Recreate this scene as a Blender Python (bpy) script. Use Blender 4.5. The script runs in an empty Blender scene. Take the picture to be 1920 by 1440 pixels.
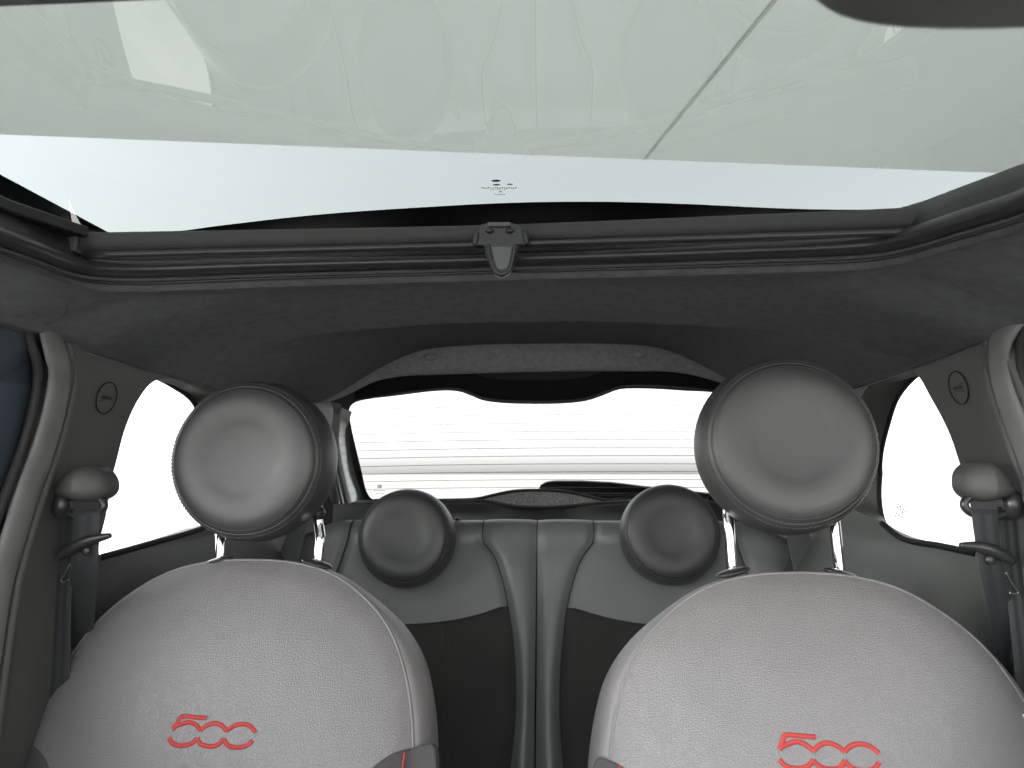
import bpy, bmesh, math, random
import numpy as np
from math import radians as R, sin, cos, pi
random.seed(7)
SC = bpy.context.scene
COL = SC.collection

# ------------------------------------------------------------------ camera
CAM = np.array([.052, 0., 0.])          # ground lies 1.15 m below the lens
FPX = 1400.
YAW, PIT = R(3.7), R(6.9)
fw = np.array([-sin(YAW)*cos(PIT), cos(YAW)*cos(PIT), sin(PIT)])
rt = np.array([cos(YAW), sin(YAW), 0.])
up = np.cross(rt, fw)
cd = bpy.data.cameras.new('camera'); cam = bpy.data.objects.new('camera', cd); COL.objects.link(cam)
cam.location = CAM
cam.rotation_euler = (R(90)+PIT, 0, YAW)
cd.sensor_width = 36; cd.lens = FPX/1920*36
cd.clip_start = .01; cd.clip_end = 9000
cd.dof.use_dof = True; cd.dof.focus_distance = 1.12; cd.dof.aperture_fstop = 9
SC.camera = cam

# ------------------------------------------------------------------ light
SUN_EL, SUN_AZ = R(30), R(-98)          # hazy sun, high on the left behind the car
w = bpy.data.worlds.new('World'); SC.world = w; w.use_nodes = True
nt = w.node_tree; nt.nodes.clear()
sky = nt.nodes.new('ShaderNodeTexSky'); sky.sky_type = 'NISHITA'; sky.sun_disc = False
sky.sun_elevation = SUN_EL; sky.sun_rotation = SUN_AZ; sky.dust_density = 2; sky.air_density = 1.0
hs = nt.nodes.new('ShaderNodeHueSaturation'); hs.inputs['Saturation'].default_value = .12
bg = nt.nodes.new('ShaderNodeBackground'); bg.inputs['Strength'].default_value = .15
wo = nt.nodes.new('ShaderNodeOutputWorld')
nt.links.new(sky.outputs[0], hs.inputs['Color']); nt.links.new(hs.outputs[0], bg.inputs[0]); nt.links.new(bg.outputs[0], wo.inputs[0])
sd = bpy.data.lights.new('sun', 'SUN'); sd.energy = 1.5; sd.angle = R(14); sd.color = (1, .97, .93)
sun = bpy.data.objects.new('sun', sd); COL.objects.link(sun)
sun.rotation_euler = (R(90)-SUN_EL, 0, -SUN_AZ-pi)
SC.view_settings.view_transform = 'Standard'; SC.view_settings.look = 'None'
SC.view_settings.exposure = 3.0; SC.view_settings.gamma = 1
SC.view_settings.use_curve_mapping = False
SC.render.engine = 'CYCLES'
cy = SC.cycles
cy.max_bounces = 10; cy.diffuse_bounces = 5; cy.glossy_bounces = 4; cy.transparent_max_bounces = 12
cy.caustics_reflective = False; cy.caustics_refractive = False
cy.use_denoising = True; cy.sample_clamp_indirect = 6

# ------------------------------------------------------------------ geometry helpers
def V3(*a): return np.array(a, float)
def ray(x, y): return fw + rt*(x-960)/FPX - up*(y-720)/FPX
def pl(x, y, p, n):
    d = ray(x, y); n = np.array(n, float)
    return CAM + d*np.dot(np.array(p)-CAM, n)/np.dot(d, n)
def atY(x, y, v): return pl(x, y, (0, v, 0), (0, 1, 0))
def atX(x, y, v): return pl(x, y, (v, 0, 0), (1, 0, 0))
def atZ(x, y, v): return pl(x, y, (0, 0, v), (0, 0, 1))
def atF(x, y, F, t0=.3, t1=4.):
    """first crossing of F(p)=0 along the sight line"""
    d = ray(x, y); ts = np.linspace(t0, t1, 400); a = F(CAM+d*ts[0])
    for k in range(1, 400):
        b = F(CAM+d*ts[k])
        if a*b <= 0:
            lo, hi = ts[k-1], ts[k]
            for _ in range(30):
                m = (lo+hi)/2
                if a*F(CAM+d*m) <= 0: hi = m
                else: lo = m
            return CAM+d*(lo+hi)/2
        a = b
    return CAM+d*1.
def sstep(a, b, x):
    t = np.clip((x-a)/(b-a), 0, 1); return t*t*(3-2*t)
def catmull(P, n, closed=False):
    """n points evenly spaced along a smooth curve through P"""
    P = [np.array(p, float) for p in P]; m = len(P); out = []
    segs = m if closed else m-1
    for i in range(segs):
        if closed: a, b, c, d = P[i-1], P[i], P[(i+1) % m], P[(i+2) % m]
        else: a, b, c, d = P[max(i-1, 0)], P[i], P[i+1], P[min(i+2, m-1)]
        def tj(ti, u, v): return ti+max(np.linalg.norm(v-u), 1e-6)**.5
        t0 = 0; t1 = tj(t0, a, b) if np.linalg.norm(a-b) > 1e-9 else .1; t2 = tj(t1, b, c); t3 = tj(t2, c, d) if np.linalg.norm(c-d) > 1e-9 else t2+.1
        if np.linalg.norm(a-b) < 1e-9: a = b-(c-b); t1 = tj(0, a, b); t2 = tj(t1, b, c); t3 = tj(t2, c, d) if np.linalg.norm(c-d) > 1e-9 else t2+t2-t1
        if np.linalg.norm(c-d) < 1e-9: d = c+(c-b); t3 = tj(t2, c, d)
        for k in range(16):
            t = t1+(t2-t1)*k/16
            A1 = (t1-t)/(t1-t0)*a+(t-t0)/(t1-t0)*b; A2 = (t2-t)/(t2-t1)*b+(t-t1)/(t2-t1)*c; A3 = (t3-t)/(t3-t2)*c+(t-t2)/(t3-t2)*d
            B1 = (t2-t)/(t2-t0)*A1+(t-t0)/(t2-t0)*A2; B2 = (t3-t)/(t3-t1)*A2+(t-t1)/(t3-t1)*A3
            out.append((t2-t)/(t2-t1)*B1+(t-t1)/(t2-t1)*B2)
    out.append(P[0] if closed else P[-1])
    out = np.array(out); L = np.r_[0, np.cumsum(np.linalg.norm(np.diff(out, axis=0), axis=1))]
    s = np.linspace(0, L[-1], n+1 if closed else n)
    r = np.stack([np.interp(s, L, out[:, k]) for k in range(out.shape[1])], 1)
    return r[:-1] if closed else r
def root_loc(p):
    l = np.zeros(3)
    while p is not None:
        l += np.array(p.location); p = p.parent
    return l
def mesh(name, verts, faces, mat, parent=None, smooth=True, bevel=0, seg=3, sub=0, solid=0, auto=None):
    o0 = root_loc(parent)
    vs = [tuple(np.array(v, float)-o0) for v in verts]
    me = bpy.data.meshes.new(name); me.from_pydata(vs, [], [tuple(int(i) for i in f) for f in faces]); me.update()
    bm = bmesh.new(); bm.from_mesh(me); bmesh.ops.remove_doubles(bm, verts=bm.verts, dist=1e-6); bmesh.ops.recalc_face_normals(bm, faces=bm.faces); bm.to_mesh(me); bm.free()
    for p in me.polygons: p.use_smooth = smooth
    me.materials.append(mat)
    o = bpy.data.objects.new(name, me); COL.objects.link(o)
    if parent is not None: o.parent = parent
    if solid:
        m = o.modifiers.new('s', 'SOLIDIFY'); m.thickness = solid; m.offset = 0
    if bevel:
        m = o.modifiers.new('b', 'BEVEL'); m.width = bevel; m.segments = seg; m.limit_method = 'ANGLE'; m.angle_limit = R(35); m.harden_normals = smooth
    if sub:
        m = o.modifiers.new('d', 'SUBSURF'); m.levels = sub; m.render_levels = sub
    return o
def loft(name, rows, mat, parent=None, cu=False, cv=False, cap=False, **k):
    rows = [np.array(r) for r in rows]; n = len(rows[0]); V = np.concatenate(rows); f = []
    m = len(rows)
    for i in range(m if cv else m-1):
        for j in range(n if cu else n-1):
            a, b = i*n+j, i*n+(j+1) % n; c, d = ((i+1) % m)*n+(j+1) % n, ((i+1) % m)*n+j
            f.append((a, b, c, d))
    if cap: f.append(tuple(range(n))); f.append(tuple((m-1)*n+j for j in range(n)))
    return mesh(name, V, f, mat, parent, **k)
def sweep(name, path, prof, mat, parent=None, upv=(0, 0, 1), closed=False, cap=True, n=None, **k):
    """prof: list of (a,b) offsets along side and up vectors, or a function of s in 0..1"""
    P = np.array(path); m = len(P); rows = []
    for i in range(m):
        t = (P[(i+1) % m]-P[i-1]) if closed else (P[min(i+1, m-1)]-P[max(i-1, 0)])
        t /= np.linalg.norm(t)+1e-12; u = np.array(upv(i) if callable(upv) else upv, float)
        s = np.cross(t, u); s /= np.linalg.norm(s)+1e-12; u2 = np.cross(s, t)
        pr = prof(i/(m-1)) if callable(prof) else prof
        rows.append([P[i]+s*a+u2*b for a, b in pr])
    return loft(name, rows, mat, parent, cu=True, cv=closed, cap=cap and not closed, **k)
def circ(r, n=12, ry=None): return [(r*cos(2*pi*i/n), (ry or r)*sin(2*pi*i/n)) for i in range(n)]
def tube(name, path, r, mat, parent=None, n=12, ry=None, **k): return sweep(name, path, circ(r, n, ry), mat, parent, **k)
def poly(name, pts, thick, nrm, mat, parent=None, bevel=.001, smooth=True, **k):
    """a flat plate: outline points in 3-D, thickness pushed along -nrm"""
    P = [np.array(p, float) for p in pts]; nrm = np.array(nrm, float); nrm /= np.linalg.norm(nrm); n = len(P)
    V = P+[p-nrm*thick for p in P]
    f = [tuple(range(n)), tuple(range(2*n-1, n-1, -1))]+[(i, (i+1) % n, n+(i+1) % n, n+i) for i in range(n)]
    return mesh(name, V, f, mat, parent, bevel=bevel, smooth=smooth, **k)
def boxm(name, c, s, mat, parent=None, bevel=.003, **k):
    c = np.array(c); h = np.array(s)/2
    V = [c+h*np.array((x, y, z)) for x in (-1, 1) for y in (-1, 1) for z in (-1, 1)]
    F = [(0, 1, 3, 2), (4, 6, 7, 5), (0, 4, 5, 1), (2, 3, 7, 6), (0, 2, 6, 4), (1, 5, 7, 3)]
    return mesh(name, V, F, mat, parent, bevel=bevel, **k)
def lathe(name, prof, c, axis, mat, parent=None, n=72, upv=(0, 0, 1), **k):
    axis = np.array(axis, float)/np.linalg.norm(axis); s = np.cross(axis, upv); s /= np.linalg.norm(s); u = np.cross(s, axis)
    rows = [[c+axis*h+(s*cos(2*pi*i/n)+u*sin(2*pi*i/n))*r for i in range(n)] for r, h in prof]
    return loft(name, rows, mat, parent, cu=True, **k)
def super_ell(name, c, rad, ax, mat, parent=None, e=1., e2=1., nu=40, nv=24, keep=None, **k):
    """super-ellipsoid with axes ax (3 unit vectors) and radii rad"""
    f = lambda v, p: np.sign(v)*abs(v)**p
    rows = []
    for i in range(nv+1):
        ph = -pi/2+pi*i/nv
        rows.append([c+ax[0]*rad[0]*f(cos(ph), e)*f(cos(2*pi*j/nu), e2)+ax[1]*rad[1]*f(cos(ph), e)*f(sin(2*pi*j/nu), e2)+ax[2]*rad[2]*f(sin(ph), e) for j in range(nu)])
    return loft(name, rows, mat, parent, cu=True, **k)
def tag(o, label=None, cat=None, group=None, kind=None):
    if label: o['label'] = label
    if cat: o['category'] = cat
    if group: o['group'] = group
    if kind: o['kind'] = kind
    return o
def thing(name, loc, label, cat, group=None):
    o = bpy.data.objects.new(name, None); COL.objects.link(o); o.location = tuple(loc); o.empty_display_size = .05
    return tag(o, label, cat, group)

# ------------------------------------------------------------------ materials
def mat(name, col, rough=.5, spec=.5, metal=0, bumps=(), var=0, var_scale=8, sheen=0, coat=0, tint=None, stretch=None, rvar=0):
    m = bpy.data.materials.new(name); m.use_nodes = True; n = m.node_tree; b = n.nodes['Principled BSDF']
    b.inputs['Base Color'].default_value = (*col, 1); b.inputs['Roughness'].default_value = rough
    b.inputs['Specular IOR Level'].default_value = spec; b.inputs['Metallic'].default_value = metal
    b.inputs['Sheen Weight'].default_value = sheen; b.inputs['Sheen Roughness'].default_value = .4; b.inputs['Coat Weight'].default_value = coat
    tc = n.nodes.new('ShaderNodeTexCoord'); src = tc.outputs['Object']
    if stretch:
        mp = n.nodes.new('ShaderNodeMapping'); mp.inputs['Scale'].default_value = stretch; n.links.new(src, mp.inputs[0]); src = mp.outputs[0]
    if var:
        no = n.nodes.new('ShaderNodeTexNoise'); no.inputs['Scale'].default_value = var_scale; no.inputs['Detail'].default_value = 5
        n.links.new(src, no.inputs['Vector'])
        mr = n.nodes.new('ShaderNodeMapRange'); mr.inputs['From Min'].default_value = .3; mr.inputs['From Max'].default_value = .7
        mr.inputs['To Min'].default_value = 1-var; mr.inputs['To Max'].default_value = 1+var; n.links.new(no.outputs[0], mr.inputs[0])
        vm = n.nodes.new('ShaderNodeVectorMath'); vm.operation = 'SCALE'; vm.inputs[0].default_value = col
        n.links.new(mr.outputs[0], vm.inputs['Scale']); n.links.new(vm.outputs[0], b.inputs['Base Color'])
        if rvar:
            m2 = n.nodes.new('ShaderNodeMapRange'); m2.inputs['From Min'].default_value = .3; m2.inputs['From Max'].default_value = .7
            m2.inputs['To Min'].default_value = rough-rvar; m2.inputs['To Max'].default_value = rough+rvar
            n.links.new(no.outputs[0], m2.inputs[0]); n.links.new(m2.outputs[0], b.inputs['Roughness'])
    last = None
    for kind, scale, dist, strg in bumps:
        if kind == 'vor':
            wn = n.nodes.new('ShaderNodeTexNoise'); wn.inputs['Scale'].default_value = scale*.5; n.links.new(src, wn.inputs['Vector'])
            va = n.nodes.new('ShaderNodeVectorMath'); va.operation = 'MULTIPLY_ADD'; va.inputs[1].default_value = (.9/scale,)*3
            n.links.new(wn.outputs['Color'], va.inputs[0]); n.links.new(src, va.inputs[2])
            t = n.nodes.new('ShaderNodeTexVoronoi'); t.feature = 'DISTANCE_TO_EDGE'; t.inputs['Scale'].default_value = scale; n.links.new(va.outputs[0], t.inputs['Vector'])
            cr = n.nodes.new('ShaderNodeMapRange'); cr.interpolation_type = 'SMOOTHSTEP'; cr.inputs['From Max'].default_value = .32; n.links.new(t.outputs[0], cr.inputs[0]); out = cr.outputs[0]
        elif kind == 'noise':
            t = n.nodes.new('ShaderNodeTexNoise'); t.inputs['Scale'].default_value = scale; t.inputs['Detail'].default_value = 4; n.links.new(src, t.inputs['Vector']); out = t.outputs[0]
        else:
            t = n.nodes.new('ShaderNodeTexWave'); t.inputs['Scale'].default_value = scale; t.bands_direction = kind; n.links.new(src, t.inputs['Vector']); out = t.outputs[0]
        bp = n.nodes.new('ShaderNodeBump'); bp.inputs['Strength'].default_value = strg; bp.inputs['Distance'].default_value = dist
        n.links.new(out, bp.inputs['Height'])
        if last: n.links.new(last, bp.inputs['Normal'])
        last = bp.outputs[0]
    if last: n.links.new(last, b.inputs['Normal'])
    return m
def glass(name, tint, boost=1.8):
    m = bpy.data.materials.new(name); m.use_nodes = True; n = m.node_tree; n.nodes.clear()
    o = n.nodes.new('ShaderNodeOutputMaterial'); mx = n.nodes.new('ShaderNodeMixShader'); t = n.nodes.new('ShaderNodeBsdfTransparent'); g = n.nodes.new('ShaderNodeBsdfGlossy')
    t.inputs[0].default_value = (*tint, 1); g.inputs['Roughness'].default_value = 0.0; g.inputs[0].default_value = (1, 1, 1, 1)
    fr = n.nodes.new('ShaderNodeLayerWeight'); fr.inputs[0].default_value = .5      # Schlick's Fresnel, both faces of the pane
    pw = n.nodes.new('ShaderNodeMath'); pw.operation = 'POWER'; pw.inputs[1].default_value = 5; n.links.new(fr.outputs['Facing'], pw.inputs[0])
    ma = n.nodes.new('ShaderNodeMath'); ma.operation = 'MULTIPLY_ADD'; ma.inputs[1].default_value = .96; ma.inputs[2].default_value = .04; n.links.new(pw.outputs[0], ma.inputs[0])
    mu = n.nodes.new('ShaderNodeMath'); mu.operation = 'MULTIPLY'; mu.inputs[1].default_value = boost; mu.use_clamp = True
    n.links.new(ma.outputs[0], mu.inputs[0]); n.links.new(mu.outputs[0], mx.inputs[0]); n.links.new(t.outputs[0], mx.inputs[1]); n.links.new(g.outputs[0], mx.inputs[2]); n.links.new(mx.outputs[0], o.inputs[0])
    return m

M = {}
leath_b = [('vor', 380, .0007, .45), ('noise', 14, .005, .22), ('noise', 5, .008, .25)]
M['leather'] = mat('leather_front', (.198, .188, .189), .38, 1.0, bumps=leath_b, var=.06, var_scale=6, rvar=.04)
M['leather_hr'] = mat('leather_headrest', (.046, .048, .047), .42, .7, bumps=[('vor', 600, .0003, .35), ('noise', 12, .002, .15)], var=.06, rvar=.04)
M['leather_rear'] = mat('leather_rear', (.205, .213, .211), .40, 1.0, bumps=[('vor', 500, .0003, .3), ('noise', 10, .004, .3)], var=.06, rvar=.04)
M['bolster'] = mat('bolster_cloth', (.085, .08, .082), .8, .3, bumps=[('noise', 900, .0005, .5)], var=.1)
M['insert'] = mat('seat_fabric', (.055, .053, .05), .8, .3, bumps=[('noise', 900, .0004, .5)], var=.1, sheen=.1)
M['stitch'] = mat('grey_thread', (.075, .076, .075), .6, .3)
M['seam'] = mat('seam_shadow_cord', (.05, .05, .05), .6, .3)
M['red'] = mat('red_thread', (.52, .065, .058), .6, .3, bumps=[('noise', 1500, .0003, .6)])
M['headliner'] = mat('headliner_felt', (.128, .134, .140), .95, .08, bumps=[('noise', 420, .0012, .8), ('noise', 60, .002, .5)], var=.12, var_scale=60)
M['arch'] = mat('lit_arch_felt', (.33, .345, .35), .95, .08, bumps=[('noise', 300, .002, .9)], var=.15, var_scale=90)  # headliner felt made paler, light on the rear lip put into the colour
M['jamb'] = mat('jamb_paint', (.05, .066, .082), .85, .1)
M['trim'] = mat('trim_plastic', (.080, .083, .079), .50, .45, bumps=[('vor', 900, .0002, .4), ('noise', 5, .006, .2)], var=.06)
M['trim_dark'] = mat('dark_plastic', (.022, .023, .024), .45, .45, bumps=[('noise', 700, .0002, .3)])
M['gloss'] = mat('satin_black_trim', (.03, .031, .033), .3, .5, bumps=[('noise', 300, .0002, .2)])
M['cover'] = mat('matt_black_cover', (.012, .013, .015), .75, .15)
M['reveal'] = mat('glossy_pillar_plastic', (.14, .145, .14), .1, .9)
M['rubber'] = mat('grey_weatherstrip', (.18, .184, .18), .55, .5, bumps=[('noise', 200, .0008, .4), ('noise', 25, .003, .4)], var=.12, var_scale=30)
M['rubber_dark'] = mat('black_rubber', (.035, .035, .036), .6, .3)
M['paint'] = mat('blue_grey_paint', (.055, .072, .090), .42, .5)
M['black'] = mat('black_frit', (.006, .007, .009), .6, .2)
M['web'] = mat('belt_webbing', (.032, .036, .038), .6, .35, bumps=[('noise', 1400, .0004, .6)], sheen=.2)
M['web_grey'] = mat('grey_belt_webbing', (.12, .13, .13), .6, .35, bumps=[('noise', 1400, .0004, .6)])
M['chrome'] = mat('chrome', (.82, .82, .83), .06, .5, metal=1)
M['metal'] = mat('brushed_metal', (.5, .5, .49), .28, .5, metal=1)
M['canvas'] = bpy.data.materials.new('translucent_canopy')
M['speckle'] = mat('speckled_felt', (.42, .43, .42), .9, .2, bumps=[('noise', 500, .003, 1)], var=.75, var_scale=420)
M['blind'] = mat('blind_weave', (.062, .064, .064), .7, .3, bumps=[('noise', 600, .0006, .4)])
M['latch'] = mat('satin_grey_plastic', (.12, .124, .12), .45, .4)
M['ground'] = mat('pale_concrete', (.42, .41, .39), .9, .2, bumps=[('noise', 20, .01, .4)], var=.1, var_scale=.6)
M['render'] = mat('pale_render', (.50, .48, .48), .9, .2, bumps=[('noise', 60, .004, .4)], var=.04, var_scale=2)
M['carpet'] = mat('floor_carpet', (.02, .02, .02), 1, .1, bumps=[('noise', 600, .002, .8)])
M['mark'] = mat('frit_mark', (.10, .12, .115), .7, .2)
M['line'] = mat('heater_line', (.22, .17, .15), .6, .3)
M['tag'] = mat('white_tag', (.55, .54, .5), .6, .3, var=.5, var_scale=160)
M['roofglass'] = glass('tinted_roof_glass', (.222, .242, .235), 2.0)
M['pane'] = glass('clear_pane', (.80, .83, .80), 1.6)
M['rearpane'] = glass('rear_pane', (.40, .415, .405), 1.6)
m = M['canvas']; m.use_nodes = True; n = m.node_tree; n.nodes.clear()
o = n.nodes.new('ShaderNodeOutputMaterial'); mx = n.nodes.new('ShaderNodeMixShader'); a = n.nodes.new('ShaderNodeBsdfDiffuse'); b = n.nodes.new('ShaderNodeBsdfTranslucent')
a.inputs[0].default_value = (.76, .77, .76, 1); b.inputs[0].default_value = (.76, .775, .75, 1); mx.inputs[0].default_value = .62
n.links.new(a.outputs[0], mx.inputs[1]); n.links.new(b.outputs[0], mx.inputs[2]); n.links.new(mx.outputs[0], o.inputs[0])

# ------------------------------------------------------------------ outside
g = mesh('ground', [(-4000, -4000, -1.15), (4000, -4000, -1.15), (4000, 4000, -1.15), (-4000, 4000, -1.15)], [(0, 1, 2, 3)], M['ground'], smooth=False); tag(g, kind='structure')
ca, cb = V3(-4.898, 6.016, 3.), V3(4.557, 7.494, 3.)
cdv = (cb-ca)/np.linalg.norm(cb-ca); perp = V3(cdv[1], -cdv[0], 0)      # towards the car
canopy = thing('canopy', (0, 7, -1.15), 'pale translucent canopy spread overhead beyond the tinted roof glass, with a diagonal seam', 'canopy')
cm = (ca+cb)/2
q = [cm-cdv*13, cm+cdv*13, cm+cdv*13+perp*9.5, cm-cdv*13+perp*9.5]
poly('sheet', [p+V3(0, 0, .02) for p in q], .02, (0, 0, 1), M['canvas'], canopy, bevel=0, smooth=False)
sa, sb = atZ(1205, 301, 2.99), atZ(1450, 0, 2.99); sdir = (sb-sa)/np.linalg.norm(sb-sa)
sweep('seam', [sa+sdir*.02, sb+sdir*5], [(-.010, 0), (.010, 0), (.009, -.002), (-.009, -.002)], M['canvas'], canopy)
sweep('seam_cord', [sa+sdir*.02+V3(.022, 0, 0), sb+sdir*5+V3(.022, 0, 0)], circ(.0022, 8), M['trim'], canopy)
for k in (-12.8, 12.8):
    for d in (.2, 9.3):
        p = cm+cdv*k+perp*d
        tube('post', [V3(p[0], p[1], -1.15), V3(p[0], p[1], 2.99)], .05, M['metal'], canopy, upv=(1, 0, 0))

wall = thing('added_wall', (3.5, 0, -1.15), 'pale plain wall added beyond the right quarter window to weaken its reflection', 'wall')  # added wall, softens light and roof-glass reflection on the right side
boxm('wall_face', (3.6, .5, .45), (.2, 17, 3.2), M['render'], wall, bevel=.01)
boxm('coping', (3.6, .5, 2.09), (.28, 17.1, .08), M['ground'], wall, bevel=.01)
# ------------------------------------------------------------------ car body
body = thing('small_car', (0, 1.0, -1.15), 'dark grey cabin of the small car with charcoal headliner, glass roof and curved side windows', 'car')
ZG = .33
def crown(x): return -.02*(x/.55)**2
# glass roof pane + black frit border with the curved rear edge
edge_px = [(-260, 255), (0, 370), (70, 400), (150, 428), (230, 436), (310, 434), (420, 420), (600, 400), (800, 386), (960, 378), (1120, 376), (1280, 380), (1450, 388), (1560, 391), (1650, 390), (1730, 383), (1800, 368), (1860, 345), (1920, 320), (2080, 235)]
Zg = lambda x, y: .350-.05*x**2-.10*(y-.85)**2       # gently domed pane
FG = lambda p: p[2]-Zg(p[0], p[1])
edge = [atF(x, y, FG) for x, y in edge_px]
edge = [V3(-.62, -.1, Zg(-.62, -.1)), V3(-.63, .25, Zg(-.63, .25))]+edge[1:-1]+[V3(.61, .25, Zg(.61, .25)), V3(.61, -.1, Zg(.61, -.1))]
edge = catmull(edge, 90)
nb = len(edge)
rows = []
cen = V3(0, .3, ZG)
for s in np.linspace(0, 1, 40):
    rows.append([V3(e[0]*s, -.1+(e[1]+.1)*s, Zg(e[0]*s, -.1+(e[1]+.1)*s)) for e in edge])
rows = rows[1:]+[[V3(e[0]*1.045, e[1]+(.03 if e[1] > .6 else 0), Zg(e[0]*1.045, e[1]+(.03 if e[1] > .6 else 0))) for e in edge]]
gl = loft('roof_glass', [[V3(0, -.1, Zg(0, -.1))]*nb]+rows, M['roofglass'], body)
gl['label'] = 'green tinted glass roof pane'
out = []
for e in edge:
    d = V3(e[0], e[1]-.3, 0); d /= np.linalg.norm(d); out.append(e+d*.2+V3(0, 0, -.003))
loft('glass_border', [[e+V3(0, 0, -.0015) for e in edge], out, [o_+V3(0, 0, .03) for o_ in out]], M['black'], body)
# painted roof skin behind the glass and the cant rails beside it
prof = [(-.600, .158), (-.665, .180), (-.70, .215), (-.69, .235), (-.675, .265), (-.64, .315), (-.55, .345), (-.3, .358), (0, .362)]
prof = prof+[(-a, b) for a, b in prof[-2::-1]]
loft('roof_skin', [[V3(x, y, z+(.006 if abs(x) < .6 else 0)-.03*max(0, y-1.4)) for x, z in prof] for y in np.linspace(1.06, 2.06, 12)], M['paint'], body)
for sx in (-1, 1):
    loft('cant_rail', [[V3(sx*x, y, z) for x, z in ((.625, .362), (.66, .345), (.69, .29), (.70, .25), (.705, .215), (.665, .183), (.628, .174))] for y in np.linspace(-.15, 1.08, 20)], M['paint'], body)
# maker's mark on the roof glass
def mark(cx, cy, w_, h_):
    a_ = [atF(cx+w_/2*cos(t), cy+h_/2*sin(t), lambda p: p[2]+.002-Zg(p[0], p[1])) for t in np.linspace(0, 2*pi, 13)[:-1]]
    return a_
mk = []; mf = []
def addmark(pts):
    global mk, mf
    s = len(mk); mk += list(pts); mf.append(tuple(range(s, len(mk))))
for c_ in ((930, 339, 18, 4.5), (931, 346.5, 15, 3), (956, 345.6, 12, 2.6)): addmark(mark(*c_))
for k in range(16): addmark(mark(904+k*4.2, 352+(k % 3)*.5, 2.9, 2.2))
for k in range(7): addmark(mark(921+k*4.2, 356, 2.7, 1.2))
for k in range(6): addmark(mark(928+k*3.6, 364+(k % 2), 2.6, 1.4))
addmark(mark(938, 359.5, 7, 1.8))
mesh('glass_print', mk, mf, M['mark'], gl, smooth=False)

# satin bead round the roof opening
bead_px = [(0, 444), (60, 466), (110, 486), (160, 500), (250, 505), (500, 498), (940, 487), (1400, 471), (1630, 459), (1700, 446), (1790, 418), (1860, 396), (1920, 376)]
ZB = .282
FB = lambda off: (lambda p: p[2]-(.284+off-.20*p[0]**2-.05*max(0, .93-p[1])))
bead = [atF(x, y, FB(0)) for x, y in bead_px]
bl, br = bead[0], bead[-1]
bead = [V3(bl[0]-.004, -.1, bl[2]-.03), V3(bl[0]-.004, .40, bl[2]-.008)]+bead+[V3(br[0]+.004, .40, br[2]-.008), V3(br[0]+.004, -.1, br[2]-.03)]
bead = catmull(bead, 160)
sweep('roof_bead', bead, circ(.0115, 14, .010), M['gloss'], body)
tube('bead_lip', [b_+V3(0, .010, -.014) if abs(b_[0]) < .5 else b_+V3(-.010*np.sign(b_[0])*-1, 0, -.010) for b_ in bead], .0022, M['gloss'], body, n=8)
# tray between the bead and the glass
def outw(e, d):
    v = V3(e[0], max(e[1]-.55, 0)*1.4, 0); v /= np.linalg.norm(v)+1e-9; return e+v*d
loft('roof_tray', [[outw(b_, -.0)+V3(0, 0, .004) for b_ in bead], [outw(b_, .004)+V3(0, 0, .022) for b_ in bead], [outw(b_, .018)+V3(0, 0, .04) for b_ in bead], [outw(b_, .05)+V3(0, 0, .046) for b_ in bead], [outw(b_, .12)+V3(0, 0, .046) for b_ in bead]], M['trim_dark'], body)
for sx in (-1, 1):
    e0 = atF(0, 398, FB(.03)) if sx < 0 else atF(1920, 352, FB(.03)); e1 = atF(148, 446, FB(.03)) if sx < 0 else atF(1812, 393, FB(.03))
    d_ = e1-e0
    sweep('guide_rail', [V3(e0[0], .05, e0[2]-.02), e0, e1], [(-.012, 0), (.012, 0), (.012, .012), (-.012, .012)], M['trim_dark'], body, bevel=.002)
# roof header at the front edge of the glass
boxm('roof_header', (0, .352, .288), (1.2, .09, .03), M['headliner'], body, bevel=.012)

# headliner: lofted shell from the roof opening out to the side rails and rear arch
def rail(y):      # rail height and half width along the car
    return (np.interp(y, [-.1, .3, .6, .87, .95, 1.12, 1.35, 1.6, 1.9, 2.0], [.12, .17, .180, .179, .163, .158, .152, .158, .170, .172]),
            np.interp(y, [-.1, .3, .6, .87, .95, 1.4, 1.9, 2.0], [.59, .60, .60, .60, .582, .58, .562, .558]))
def zc(y): return np.interp(y, [0, .9, .97, 1.175, 1.30, 1.90], [.272, .272, .268, .258, .262, .262])
def Hh(x, y):
    zr, xr = rail(y); t = min(abs(x)/xr, 1.)
    p = np.interp(y, [.9, 1.5, 1.9], [2.6, 3.0, 3.2])
    z = zc(y)*(1-t**p)+zr*t**p
    hol = sstep(1.175, 1.25, y)*(1-sstep(1.86, 1.895, y))*(1-sstep(.26, np.interp(y, [1.3, 1.8], [.44, .57]), abs(x)))
    dip = np.interp(y, [.98, 1.175, 1.24], [0, 1, 0])*(1-sstep(.20, .50, abs(x)))
    return z+.064*hol-.017*dip
arch_px = [(600, 792), (612, 770), (640, 752), (662, 733), (720, 710), (770, 704), (830, 702), (1000, 697), (1200, 696), (1290, 700), (1345, 720), (1385, 745), (1420, 770), (1440, 800)]
inner = [b_+V3(0, .012, -.012) if abs(b_[0]) < .5 else b_+V3(.012*np.sign(b_[0]), 0, -.012) for b_ in bead]
# resample the outer boundary: left rail, rear arch, right rail
yb = 1.90
arch = catmull([atY(x, y, yb) for x, y in arch_px[2:-3]], 40)
zl, xl = rail(1.86)
leftr = [V3(-rail(y)[1], y, rail(y)[0]) for y in np.linspace(-.1, 1.86, 40)]
rightr = [V3(rail(y)[1], y, rail(y)[0]) for y in np.linspace(1.86, -.1, 40)]
NU = 260
inn = catmull(inner, NU)
outr = catmull(leftr[::4]+[leftr[-1], V3(-.552, 1.885, .182)]+list(arch[1:-1:3])+[V3(.552, 1.885, .19), rightr[0]]+rightr[4::4], NU)
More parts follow.
